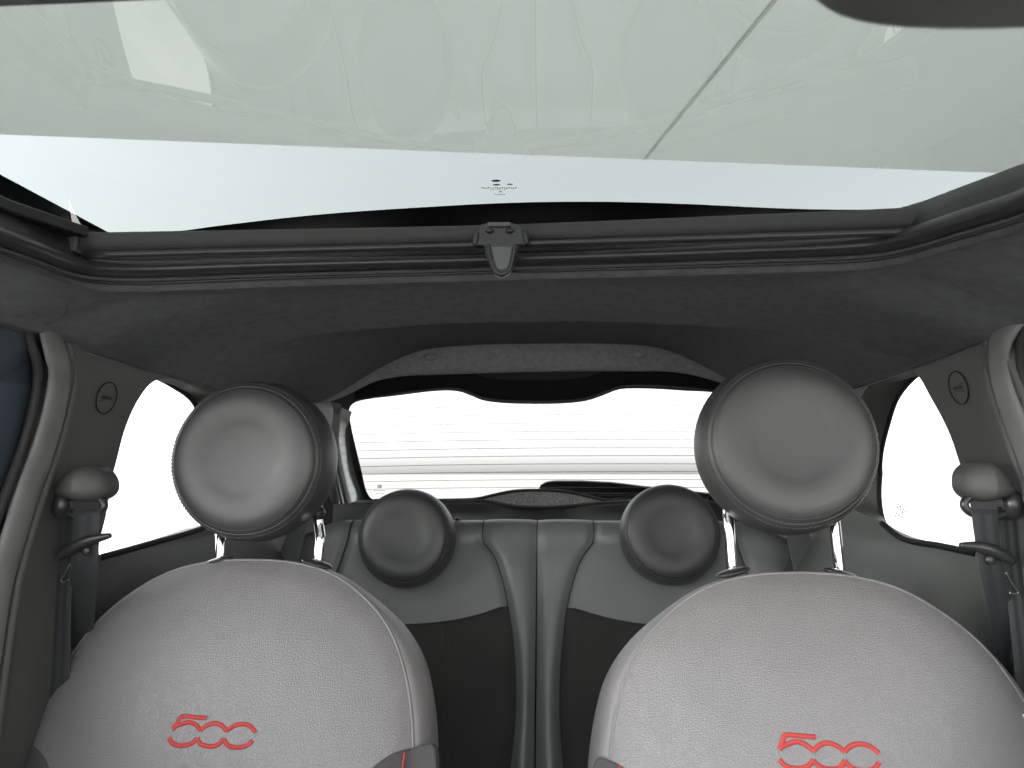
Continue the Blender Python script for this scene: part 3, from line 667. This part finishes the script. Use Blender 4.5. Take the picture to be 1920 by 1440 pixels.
# ------------------------------------------------------------------ front seats
AL = R(20)
SU, SV, SW = V3(1, 0, 0), V3(0, sin(AL), cos(AL)), V3(0, -cos(AL), sin(AL))
def face_w(u, v):
    """height of the seat face above its seam plane"""
    return 0
half_v = [.0, -.004, -.018, -.045, -.085, -.135, -.19, -.25, -.32, -.42, -.55]
half_u = [.0, .062, .114, .158, .198, .224, .239, .246, .249, .247, .240]
def dome_w(s): return .046*(1-s**3)-.004*sstep(.94, 1, s)
def seat(sx, T, hr_c, hr_tilt, posts_px, label, cen_off):
    t_ = thing('front_seat', (T[0], T[1], -.9), label, 'car seat', 'front seats')
    O = T+SU*cen_off
    S = lambda u, v, w_: O+SU*u+SV*v+SW*w_
    right = [V3(a, b, 0) for a, b in zip(half_u, half_v)]
    left = [V3(-a, b, 0) for a, b in zip(half_u, half_v)][1:][::-1]
    loop = catmull(left+right, 151)       # open at the bottom
    n_ = len(loop)
    cpt = V3(0, -.33, 0)
    rows = []
    # face: from centre line outwards
    for s in np.linspace(0.02, 1, 26):
        row = []
        for p in loop:
            q = cpt+(p-cpt)*s; q = V3(p[0]*s, cpt[1]+(p[1]-cpt[1])*s if p[1] > cpt[1] else p[1], 0)
            dome = dome_w(s)
            row.append(S(q[0], q[1], dome))
        rows.append(row)
    loft('backrest_face', rows, M['leather'], t_)
    # side band behind the piping
    nrm = []
    for i in range(n_):
        tg = loop[min(i+1, n_-1)]-loop[max(i-1, 0)]; tg /= np.linalg.norm(tg); nn = V3(-tg[1], tg[0], 0)
        nrm.append(nn)
    bnd = []
    for off, w_ in ((-.002, -.009), (.004, -.008), (.011, -.014), (.018, -.026), (.0225, -.045), (.024, -.065), (.020, -.09), (.008, -.115), (-.02, -.135), (-.08, -.15), (-.2, -.155)):
        r = []
        for i, p in enumerate(loop):
            q = p+nrm[i]*(off*(.40+.60*sstep(.03, .14, -p[1])) if off > 0 else off)
            if off <= -.05: q = V3(p[0]*(1+off*3.5), p[1]+(off if p[1] > -.1 else off*.5), 0)
            r.append(S(q[0], q[1], w_))
        bnd.append(r)
    loft('side_band', bnd, M['leather'], t_)
    sweep('piping', [S(p[0]+nrm[i][0]*.001, p[1]+nrm[i][1]*.001, -.0062) for i, p in enumerate(loop)], circ(.0022, 8), M['leather'], t_, upv=tuple(SW))
    # lower bolster cloth with red stitching, side airbag tag
    def onS(x, y, w_): return pl(x, y, O+SW*w_, SW)
    if sx < 0:
        cl = [([(-60, 1462), (0, 1424), (28, 1401), (43, 1384), (58, 1392), (78, 1412), (92, 1440), (104, 1500), (-60, 1600)], .004, .05, [(-20, 1444), (0, 1431), (18, 1418), (36, 1404)]),
              ([(690, 1450), (704, 1436), (722, 1422), (742, 1411), (766, 1404), (790, 1399), (812, 1395), (819, 1440), (826, 1600), (640, 1600), (668, 1480)], .0035, .03, [(760, 1411), (758, 1425), (756, 1440), (753, 1470)])]
        tg = [(64, 1291), (82, 1291), (70, 1343), (54, 1343)]
    else:
        cl = [([(1116, 1434), (1123, 1420), (1140, 1425), (1158, 1433), (1176, 1448), (1196, 1480), (1210, 1600), (1090, 1600)], .0035, .03, [(1160, 1437), (1166, 1442), (1168, 1460)]),
              ([(1905, 1500), (1925, 1470), (1960, 1450), (2010, 1500), (2010, 1600), (1890, 1600)], .004, .04, [(1930, 1480), (1960, 1462)])]
        tg = [(1912, 1340), (1926, 1338), (1940, 1385), (1926, 1388)]
    for pts, w_, th, red in cl:
        def uvs(x, y):
            w2 = 0
            for _ in range(6):
                p = onS(x, y, w2); u_, v_ = np.dot(p-O, SU), np.dot(p-O, SV); w2 = base_w(u_, v_)
            return V3(u_, v_, 0)
        pp = catmull([uvs(x, y) for x, y in pts], 60, closed=True); c0 = pp.mean(0); rr_ = []
        for s_ in np.linspace(.02, 1, 14):
            rr_.append([S(*(c0+(p-c0)*s_)[:2], base_w(*(c0+(p-c0)*s_)[:2])+w_) for p in pp])
        rr_.append([S(p[0], p[1], base_w(p[0], p[1])-.004) for p in pp]); rr_.append([S(p[0], p[1], -th) for p in pp])
        wg = loft('side_bolster', rr_, M['bolster'], t_, cu=True)
        rq = catmull([uvs(x, y) for x, y in red], 24)
        tube('red_stitching', [S(p[0], p[1], base_w(p[0], p[1])+w_+.0008) for p in rq], .0012, M['red'], wg, n=6, upv=tuple(SW))
    tg_ = poly('seat_tag', [onS(x, y, .006) for x, y in tg], .02, SW, M['tag'], t_, bevel=.0006)
    poly('tag_hem', [onS(x+(14 if sx < 0 else -14), y+4, .0025) for x, y in tg[:1]]+[onS(tg[1][0]+(3 if sx < 0 else 0), tg[1][1]+2, .0025), onS(tg[2][0]+(3 if sx < 0 else 0), tg[2][1]+3, .0025), onS(tg[2][0]-(6 if sx < 0 else 10), tg[2][1]+3, .0025)], .003, SW, M['black'], tg_, bevel=0, smooth=False)
    # headrest on two chrome posts
    hr = headrest(t_, hr_c, hr_tilt, 1.0, M['leather_hr'])
    for (xt, yt, xm, ym, xb, yb_) in posts_px:
        Yp_ = hr_c[1]+.055
        a_, b_, c_ = atY(xt, yt-60, Yp_+.01), atY(xm, ym, Yp_+.004), atY(xb, yb_+10, Yp_)
        am = atY(xt, yt, Yp_+.01)
        pth = catmull([a_, am, b_+(am-b_)*.12, b_+(c_-b_)*.1, c_], 40)
        ps = tube('headrest_post', pth, .0074, M['chrome'], t_, n=20, upv=(0, 1, 0))
        for q_ in (0.42, .7):
            pass
        cc = atY(xb, yb_-1, Yp_-.020)
        super_ell('post_sleeve', cc, (.022, .016, .0045), (V3(1, 0, -.25*np.sign(cc[0]-O[0])), V3(0, 1, 0), V3(.25*np.sign(cc[0]-O[0]), 0, 1)), M['gloss'], ps, nu=28, nv=12)
        super_ell('socket', atY(xt, yt-22, Yp_+.008), (.009, .012, .010), (V3(1, 0, 0), V3(0, 1, 0), V3(0, 0, 1)), M['trim_dark'], ps, nu=20, nv=10)
    # embroidered 500
    def L2(x, y): return ((x-1206)/3., -(y-1118)/3.)
    strokes = [[(1152, 1050), (1080, 1048), (1003, 1047), (986, 1075), (967, 1110)],
               [(1012, 1084), (1050, 1074), (1090, 1082), (1132, 1112)], [(1132, 1112), (1162, 1088), (1205, 1076), (1250, 1088), (1282, 1112)],
               [(1282, 1112), (1320, 1086), (1365, 1077), (1410, 1086), (1448, 1116)],
               [(958, 1153), (985, 1180), (1040, 1190), (1090, 1180), (1122, 1153)], [(1122, 1153), (1150, 1180), (1200, 1190), (1245, 1182), (1274, 1153)],
               [(1274, 1153), (1305, 1182), (1355, 1192), (1410, 1182), (1440, 1156)], [(967, 1110), (990, 1092), (1014, 1084)]]
    lp, lw = (400, 1372), 1.0
    if sx > 0: lp, lw = (1555, 1411), 1.13
    lo = []
    ctr = pl(lp[0], lp[1], O+SW*.044, SW); cu0 = np.dot(ctr-O, SU); cv0 = np.dot(ctr-O, SV)
    ppm = lw/FPX*np.dot(ctr-CAM, fw)
    V, Fc = [], []
    for st_ in strokes:
        Q = catmull([V3(*L2(*p), 0) for p in st_], 26)
        for i in range(26):
            tg = Q[min(i+1, 25)]-Q[max(i-1, 0)]; tg /= np.linalg.norm(tg); nn = V3(-tg[1], tg[0], 0)
            b0_ = len(V)
            for j in range(9):
                an = pi*j/8; o_ = nn*4.1*cos(an); q_ = Q[i]+o_
                u_, v_ = cu0+q_[0]*ppm, cv0+q_[1]*ppm/cos(R(14))
                ss = min(1, max(abs(u_)/.235, 0)); dome = .020*(1-ss**2.2)+.010*sstep(.55, .85, ss)*(1-sstep(.85, 1, ss))
                V.append(S(u_, v_, base_w(u_, v_)-.0006+.0026*sin(an)+(.00025 if i % 2 else 0)))
            if i:
                for j in range(8): Fc.append((b0_+j, b0_+j+1, b0_-9+j+1, b0_-9+j))
    mesh('embroidery', V, Fc, M['red'], t_)
    return t_
# height of the backrest face at (u,v): same formula as the loft, from the ring parameter
_lp = None
def base_w(u, v):
    global _lp
    if _lp is None:
        right = [V3(a, b, 0) for a, b in zip(half_u, half_v)]; left = [V3(-a, b, 0) for a, b in zip(half_u, half_v)][1:][::-1]
        _lp = catmull(left+right, 151)
    # solve s by matching along rings: for v>-.33 radial, below proportional to u
    if v <= -.33: s = abs(u)/.24
    else:
        d = V3(u, v+.33, 0); an = math.atan2(d[0], d[1]); best = min(_lp, key=lambda p: abs(math.atan2(p[0], p[1]+.33)-an) if p[1] > -.33 else 9)
        s = np.linalg.norm(d)/np.linalg.norm(V3(best[0], best[1]+.33, 0))
    s = min(s, 1)
    return dome_w(s)

TL, TR = atY(505, 1050, 1.03), atY(1475, 1074, .97)
seat(-1, TL, atY(458, 862, 1.012), R(1), [(598, 985, 601, 1010, 595, 1058), (413, 1003, 414, 1010, 411, 1052)],
     'left front seat, its headrest pushed down low, red 500 fully in view', -.027)
seat(1, TR, atY(1487, 829, .962), R(5), [(1365, 955, 1367, 985, 1374, 1074), (1563, 968, 1565, 985, 1576, 1076)],
     'right front seat, pinkish grey, its headrest raised high on long chrome posts', .018)

# ------------------------------------------------------------------ rear seats
BE = R(22)
CY0, CZ0 = 1.735, -.104
def rs(u, s, w_=0.):
    """rear backrest surface: s>0 down the face, s<0 over the top roll; w towards the camera"""
    ax = abs(u); drop = .05*sstep(.40, .60, ax)**1.5+.0*ax
    rr = .044
    # arc of quarter circle radius rr from face to crest and beyond
    arc = rr*(pi/2-0)
    if s > arc:
        d = s-arc; y = CY0-rr*cos(0)-sin(BE)*d*1.0; z = CZ0-rr-cos(BE)*d; n_ = V3(0, -cos(BE), sin(BE))
    else:
        an = (s/arc)*pi/2      # 0 at crest
        y = CY0-rr*sin(an); z = CZ0-rr+rr*cos(an); n_ = V3(0, -sin(an), cos(an))
        if s < 0: y = CY0-s; z = CZ0-.10*(-s); n_ = V3(0, 0, 1)
    return V3(u, y, z-drop)+n_*w_
def s_of(px, py):
    p = pl(px, py, (0, CY0-.044, CZ0-.044), (0, -cos(BE), sin(BE)))
    return p[0], .044*pi/2+max(0, (CZ0-.044-p[2])/cos(BE))
def curve_u(pts):
    q = sorted([s_of(*p)[::-1] for p in pts]); S_ = [a for a, _ in q]; U_ = [b for _, b in q]
    P = catmull([V3(a, b, 0) for a, b in q], 60)
    return lambda s: float(np.interp(s, P[:, 0], P[:, 1]))
seam_in = curve_u([(905, 990), (925, 1040), (941, 1085), (953, 1140), (962, 1200), (966, 1260), (966, 1340), (956, 1440), (945, 1560), (930, 1800)])
seam_inR = curve_u([(1113, 990), (1094, 1040), (1076, 1085), (1063, 1140), (1056, 1200), (1051, 1260), (1050, 1340), (1057, 1440), (1066, 1560), (1078, 1800)])
def curve_s(pts):
    q = sorted([s_of(*p) for p in pts]); P = catmull([V3(a, b, 0) for a, b in q], 60)
    return lambda u: float(np.interp(u, P[:, 0], P[:, 1]))
ins_L = curve_s([(955, 1134), (900, 1152), (850, 1164), (800, 1170), (755, 1172), (640, 1168), (560, 1150)])
ins_R = curve_s([(1060, 1137), (1110, 1151), (1160, 1164), (1215, 1172), (1300, 1174), (1400, 1168), (1480, 1150)])
def patch(name, uL, uR, sT, sB, mat_, parent, nu=24, nv=40, puff=.010, edge=.02, deep=.006, extra=None):
    rows = []
    for j in range(nv+1):
        row = []
        for i in range(nu+1):
            a = i/nu; b = j/nv
            a = .5-.5*cos(pi*a); b = b**1.1
            uu = uL(0.05)*(1-a)+uR(0.05)*a
            s = sT(uu)*(1-b)+sB(uu)*b
            sq = max(s, .05)
            u = uL(sq)*(1-a)+uR(sq)*a
            s = sT(u)*(1-b)+sB(u)*b
            wd = abs(uR(sq)-uL(sq)); dl = a*wd; dr = (1-a)*wd; dt = s-sT(u) if sT(u) > 0 else 1; 
            e = min(dl, dr, dt); w_ = -deep*(1-sstep(0, edge, e))*sstep(-.02, .06, s)+puff*(sin(pi*a)**.8 if 0 < a < 1 else 0)*(.15+.85*sstep(.0, .14, s))
            if extra: w_ += extra(u, s, a)
            row.append(rs(u, s, w_))
        rows.append(row)
    return loft(name, rows, mat_, parent)
const = lambda c: (lambda *_: c)
for sx in (-1, 1):
    r_ = thing('rear_bench', (sx*.29, 1.75, -.9), ('left half of the rear bench, grey leather top over a dark cloth panel with ribs' if sx < 0 else 'right half of the rear bench, grey leather top over a plain dark cloth panel'), 'bench seat', 'rear bench halves')
    sm, ins = (seam_in, ins_L) if sx < 0 else (seam_inR, ins_R)
    cen = const(sx*.0012-.002)
    lim = lambda f: f
    TOP, BOT = -.075, .62
    outer = (lambda s: -.425-.05*sstep(0, .3, s)) if sx < 0 else (lambda s: .430+.05*sstep(0, .3, s))
    if sx < 0:
        patch('centre_bolster', sm, cen, const(TOP), const(BOT), M['leather_rear'], r_, puff=.014)
        patch('upper_panel', outer, sm, const(TOP), ins, M['leather_rear'], r_, nu=50, puff=.012, extra=lambda u, s, a: -.018*math.exp(-((u+.285)/.11)**2-((s-.10)/.09)**2))
        rib = lambda u, s, a: .0018*sin((u+.205)*2*pi/.0135)*(sstep(-.205, -.2, u)*(1-sstep(-.168, -.163, u)))
        patch('cloth_panel', outer, sm, ins, const(BOT), M['insert'], r_, nu=150, puff=.010, extra=rib)
        patch('outer_bolster', const(-.60), outer, const(TOP), const(BOT), M['leather_rear'], r_, puff=.02)
    else:
        patch('centre_bolster', cen, sm, const(TOP), const(BOT), M['leather_rear'], r_, puff=.014)
        patch('upper_panel', sm, outer, const(TOP), ins, M['leather_rear'], r_, nu=50, puff=.012, extra=lambda u, s, a: -.018*math.exp(-((u-.285)/.11)**2-((s-.10)/.09)**2))
        patch('cloth_panel', sm, outer, ins, const(BOT), M['insert'], r_, nu=40, puff=.010)
        patch('outer_bolster', outer, const(.60), const(TOP), const(BOT), M['leather_rear'], r_, puff=.02)
    for f_, nm in ((sm, 'seam'), (outer, 'seam')):
        tube(nm, [rs(f_(max(s, .05)), s, -.0045*sstep(-.02, .06, s)+.0006) for s in np.linspace(-.06, .6, 50)], .0012, M['seam'], r_, n=6)
    us = np.linspace(sm(.2), outer(.2), 40)
    tube('cross_seam', [rs(u, ins(u), .004) for u in us[1:-1]], .0013, M['seam'], r_, n=6)
    hc = atY(757, 1006, 1.60) if sx < 0 else atY(1260, 999, 1.60)
    hr = headrest(r_, hc, R(9), .925, M['leather_hr'])
    for dx in (-.05, .05):
        tube('headrest_post', [hc+V3(dx, .05, -.05), V3(hc[0]+dx, 1.73, -.16)], .006, M['chrome'], r_, n=12, upv=(1, 0, 0))
    if sx < 0:
        super_ell('release_knob', atY(858, 976, 1.74), (.008, .008, .008), (V3(1, 0, 0), V3(0, 1, 0), V3(0, 0, 1)), M['gloss'], r_, nu=16, nv=8)

# ------------------------------------------------------------------ belts
def ribbon(name, rowsLR, mat_, parent, thick=.0014, n=40, rib=.0008):
    Lf = catmull([a for a, b in rowsLR], n); Rt = catmull([b for a, b in rowsLR], n); rows = []
    for a, b in zip(Lf, Rt):
        d = b-a; nn = V3(0, -1, 0); row = []
        for k in range(17): row.append(a+d*k/16+nn*(thick+rib*(.5-.5*cos(4*pi*k/16))))
        for k in range(16, -1, -1): row.append(a+d*k/16)
        rows.append(row)
    return loft(name, rows, mat_, parent, cu=True, cap=True)
for sx in (-1, 1):
    YB = .955
    if sx < 0:
        ac = atY(158, 908, YB); webs = [((138, 958), (189, 953)), ((138, 1000), (186, 1000)), ((134, 1060), (184, 1060)), ((118, 1180), (176, 1180)), ((96, 1310), (166, 1310)), ((80, 1420), (150, 1420))]
        back = [((112, 950), (140, 955)), ((108, 1080), (135, 1080)), ((94, 1300), (130, 1300)), ((70, 1440), (125, 1440))]
        tng = [(111, 1045), (207, 1004)]; clip = [(131, 1057), (124, 1072), (115, 1090), (126, 1090), (131, 1086)]; stud = (161, 1033)
    else:
        ac = atY(1851, 903, YB); webs = [((1820, 955), (1870, 955)), ((1826, 1000), (1872, 1000)), ((1838, 1080), (1884, 1080)), ((1862, 1200), (1915, 1200)), ((1888, 1320), (1950, 1320)), ((1910, 1430), (1975, 1430))]
        back = [((1868, 950), (1902, 950)), ((1884, 1080), (1915, 1080)), ((1905, 1300), (1950, 1300)), ((1915, 1440), (1970, 1440))]
        tng = [(1900, 1053), (1800, 1022)]; clip = [(1886, 1073), (1896, 1092), (1909, 1112), (1900, 1113), (1892, 1111)]; stud = (1858, 1050)
    bt = thing('seat_belt', ac+V3(0, 0, 0), ('black seat belt hanging from the left pillar with a round stud below its tongue' if sx < 0 else 'black seat belt hanging from the right pillar beside the pinkish grey seat'), 'seat belt', 'front seat belts')
    # pillar cover: bulging cap with a keel
    ol = [(107, 925), (112, 910), (125, 892), (145, 877), (165, 872), (185, 876), (200, 889), (207, 905), (206, 920), (196, 932), (170, 941), (138, 937)] if sx < 0 else \
         [(1899, 922), (1890, 903), (1875, 884), (1855, 868), (1836, 864), (1815, 871), (1802, 887), (1800, 903), (1802, 917), (1812, 930), (1835, 940), (1870, 936)]
    op = catmull([atY(x, y, YB) for x, y in ol], 72, closed=True); oc = op.mean(0)+V3(0, 0, -.004)
    rows = [[p+V3(0, .02, 0) for p in op]]
    for s_ in np.cos(np.linspace(0, pi/2, 18)):
        r_ = []
        for p in op:
            q_ = oc+(p-oc)*s_; kx = (q_[0]-oc[0])/.034*-sx      # towards the cabin side is positive
            ridge = 1.0-.30*abs(kx-.05)
            r_.append(q_+V3(0, -.030*ridge*(1-s_**2.6)**.5, 0))
        rows.append(r_)
    cp = loft('anchor_cover', rows, M['trim'], bt, cu=True)
    rc = ac+V3(0, .0, -.028)
    ring = [rc+V3(.029*cos(t), .0, .014*sin(t)) for t in np.linspace(0, 2*pi, 41)[:-1]]
    rg = sweep('guide_ring', ring, circ(.0052, 10), M['gloss'], bt, closed=True, upv=(0, 1, 0))
    super_ell('ring_boss', rc+V3(sx*.026, -.004, .001), (.0115, .012, .0185), (V3(1, 0, 0), V3(0, 1, 0), V3(0, 0, 1)), M['gloss'], bt, nu=24, nv=14)
    ribbon('webbing', [(atY(*a, YB-.005+dy), atY(*b, YB-.005+dy)) for (a, b), dy in zip(webs, (0, 0, .005, .05, .085, .10))], M['web'], bt)
    ribbon('return_webbing', [(atY(*a, YB+.015), atY(*b, YB+.012)) for a, b in back], M['web'], bt)
    t0_, t1_ = atY(*tng[0], YB-.012), atY(*tng[1], YB-.012); d = t1_-t0_; L_ = np.linalg.norm(d)
    dn = d/L_; un = np.cross(dn, (0, 1, 0)); un *= np.sign(un[2])
    path = catmull([t0_, t0_+d*.25+un*.004, t0_+d*.6+un*.005, t1_], 30)
    tg_ = sweep('tongue', path, lambda s: [(a*(.35+.65*sin(pi*min(max(s*.8+.16, .04), .96))), b*(.3+.7*sin(pi*min(max(s*.75+.2, .05), .95)))) for a, b in circ(.0075, 16, .0085)], M['gloss'], bt, upv=(0, 1, 0))
    sweep('metal_clip', catmull([atY(x, y, YB+.008) for x, y in clip], 24), circ(.0012, 8), M['metal'], bt, upv=(0, 1, 0))
    sc_ = atY(*stud, YB-.011)
    super_ell('stud', sc_, (.0062, .0062, .003), (V3(1, 0, 0), V3(0, 0, 1), V3(0, 1, 0)), M['gloss'], bt, nu=20, nv=8)
for sx in (-1, 1):
    L_ = [((555, 950), (597, 950)), ((545, 985), (577, 985)), ((520, 1050), (562, 1054)), ((505, 1100), (550, 1100)), ((470, 1300), (520, 1300))] if sx < 0 else [((1462, 940), (1500, 940)), ((1470, 985), (1513, 985)), ((1487, 1066), (1532, 1070)), ((1496, 1110), (1542, 1110)), ((1530, 1300), (1580, 1300))]
    ys = [1.70, 1.67, 1.62, 1.585, 1.45]
    bt = thing('rear_seat_belt', atY(*L_[0][0], 1.70), ('grey rear belt strap seen under the low left headrest' if sx < 0 else 'grey rear belt strap seen between the chrome posts of the raised right headrest'), 'seat belt', 'rear seat belts')
    ribbon('webbing', [(atY(*a, y_), atY(*b, y_)) for (a, b), y_ in zip(L_, ys)], M['web_grey'], bt, rib=.0002)
    boxm('belt_outlet', atY(*L_[0][0], 1.74)+V3(.02, 0, .02), (.07, .03, .03), M['trim_dark'], bt, bevel=.006)
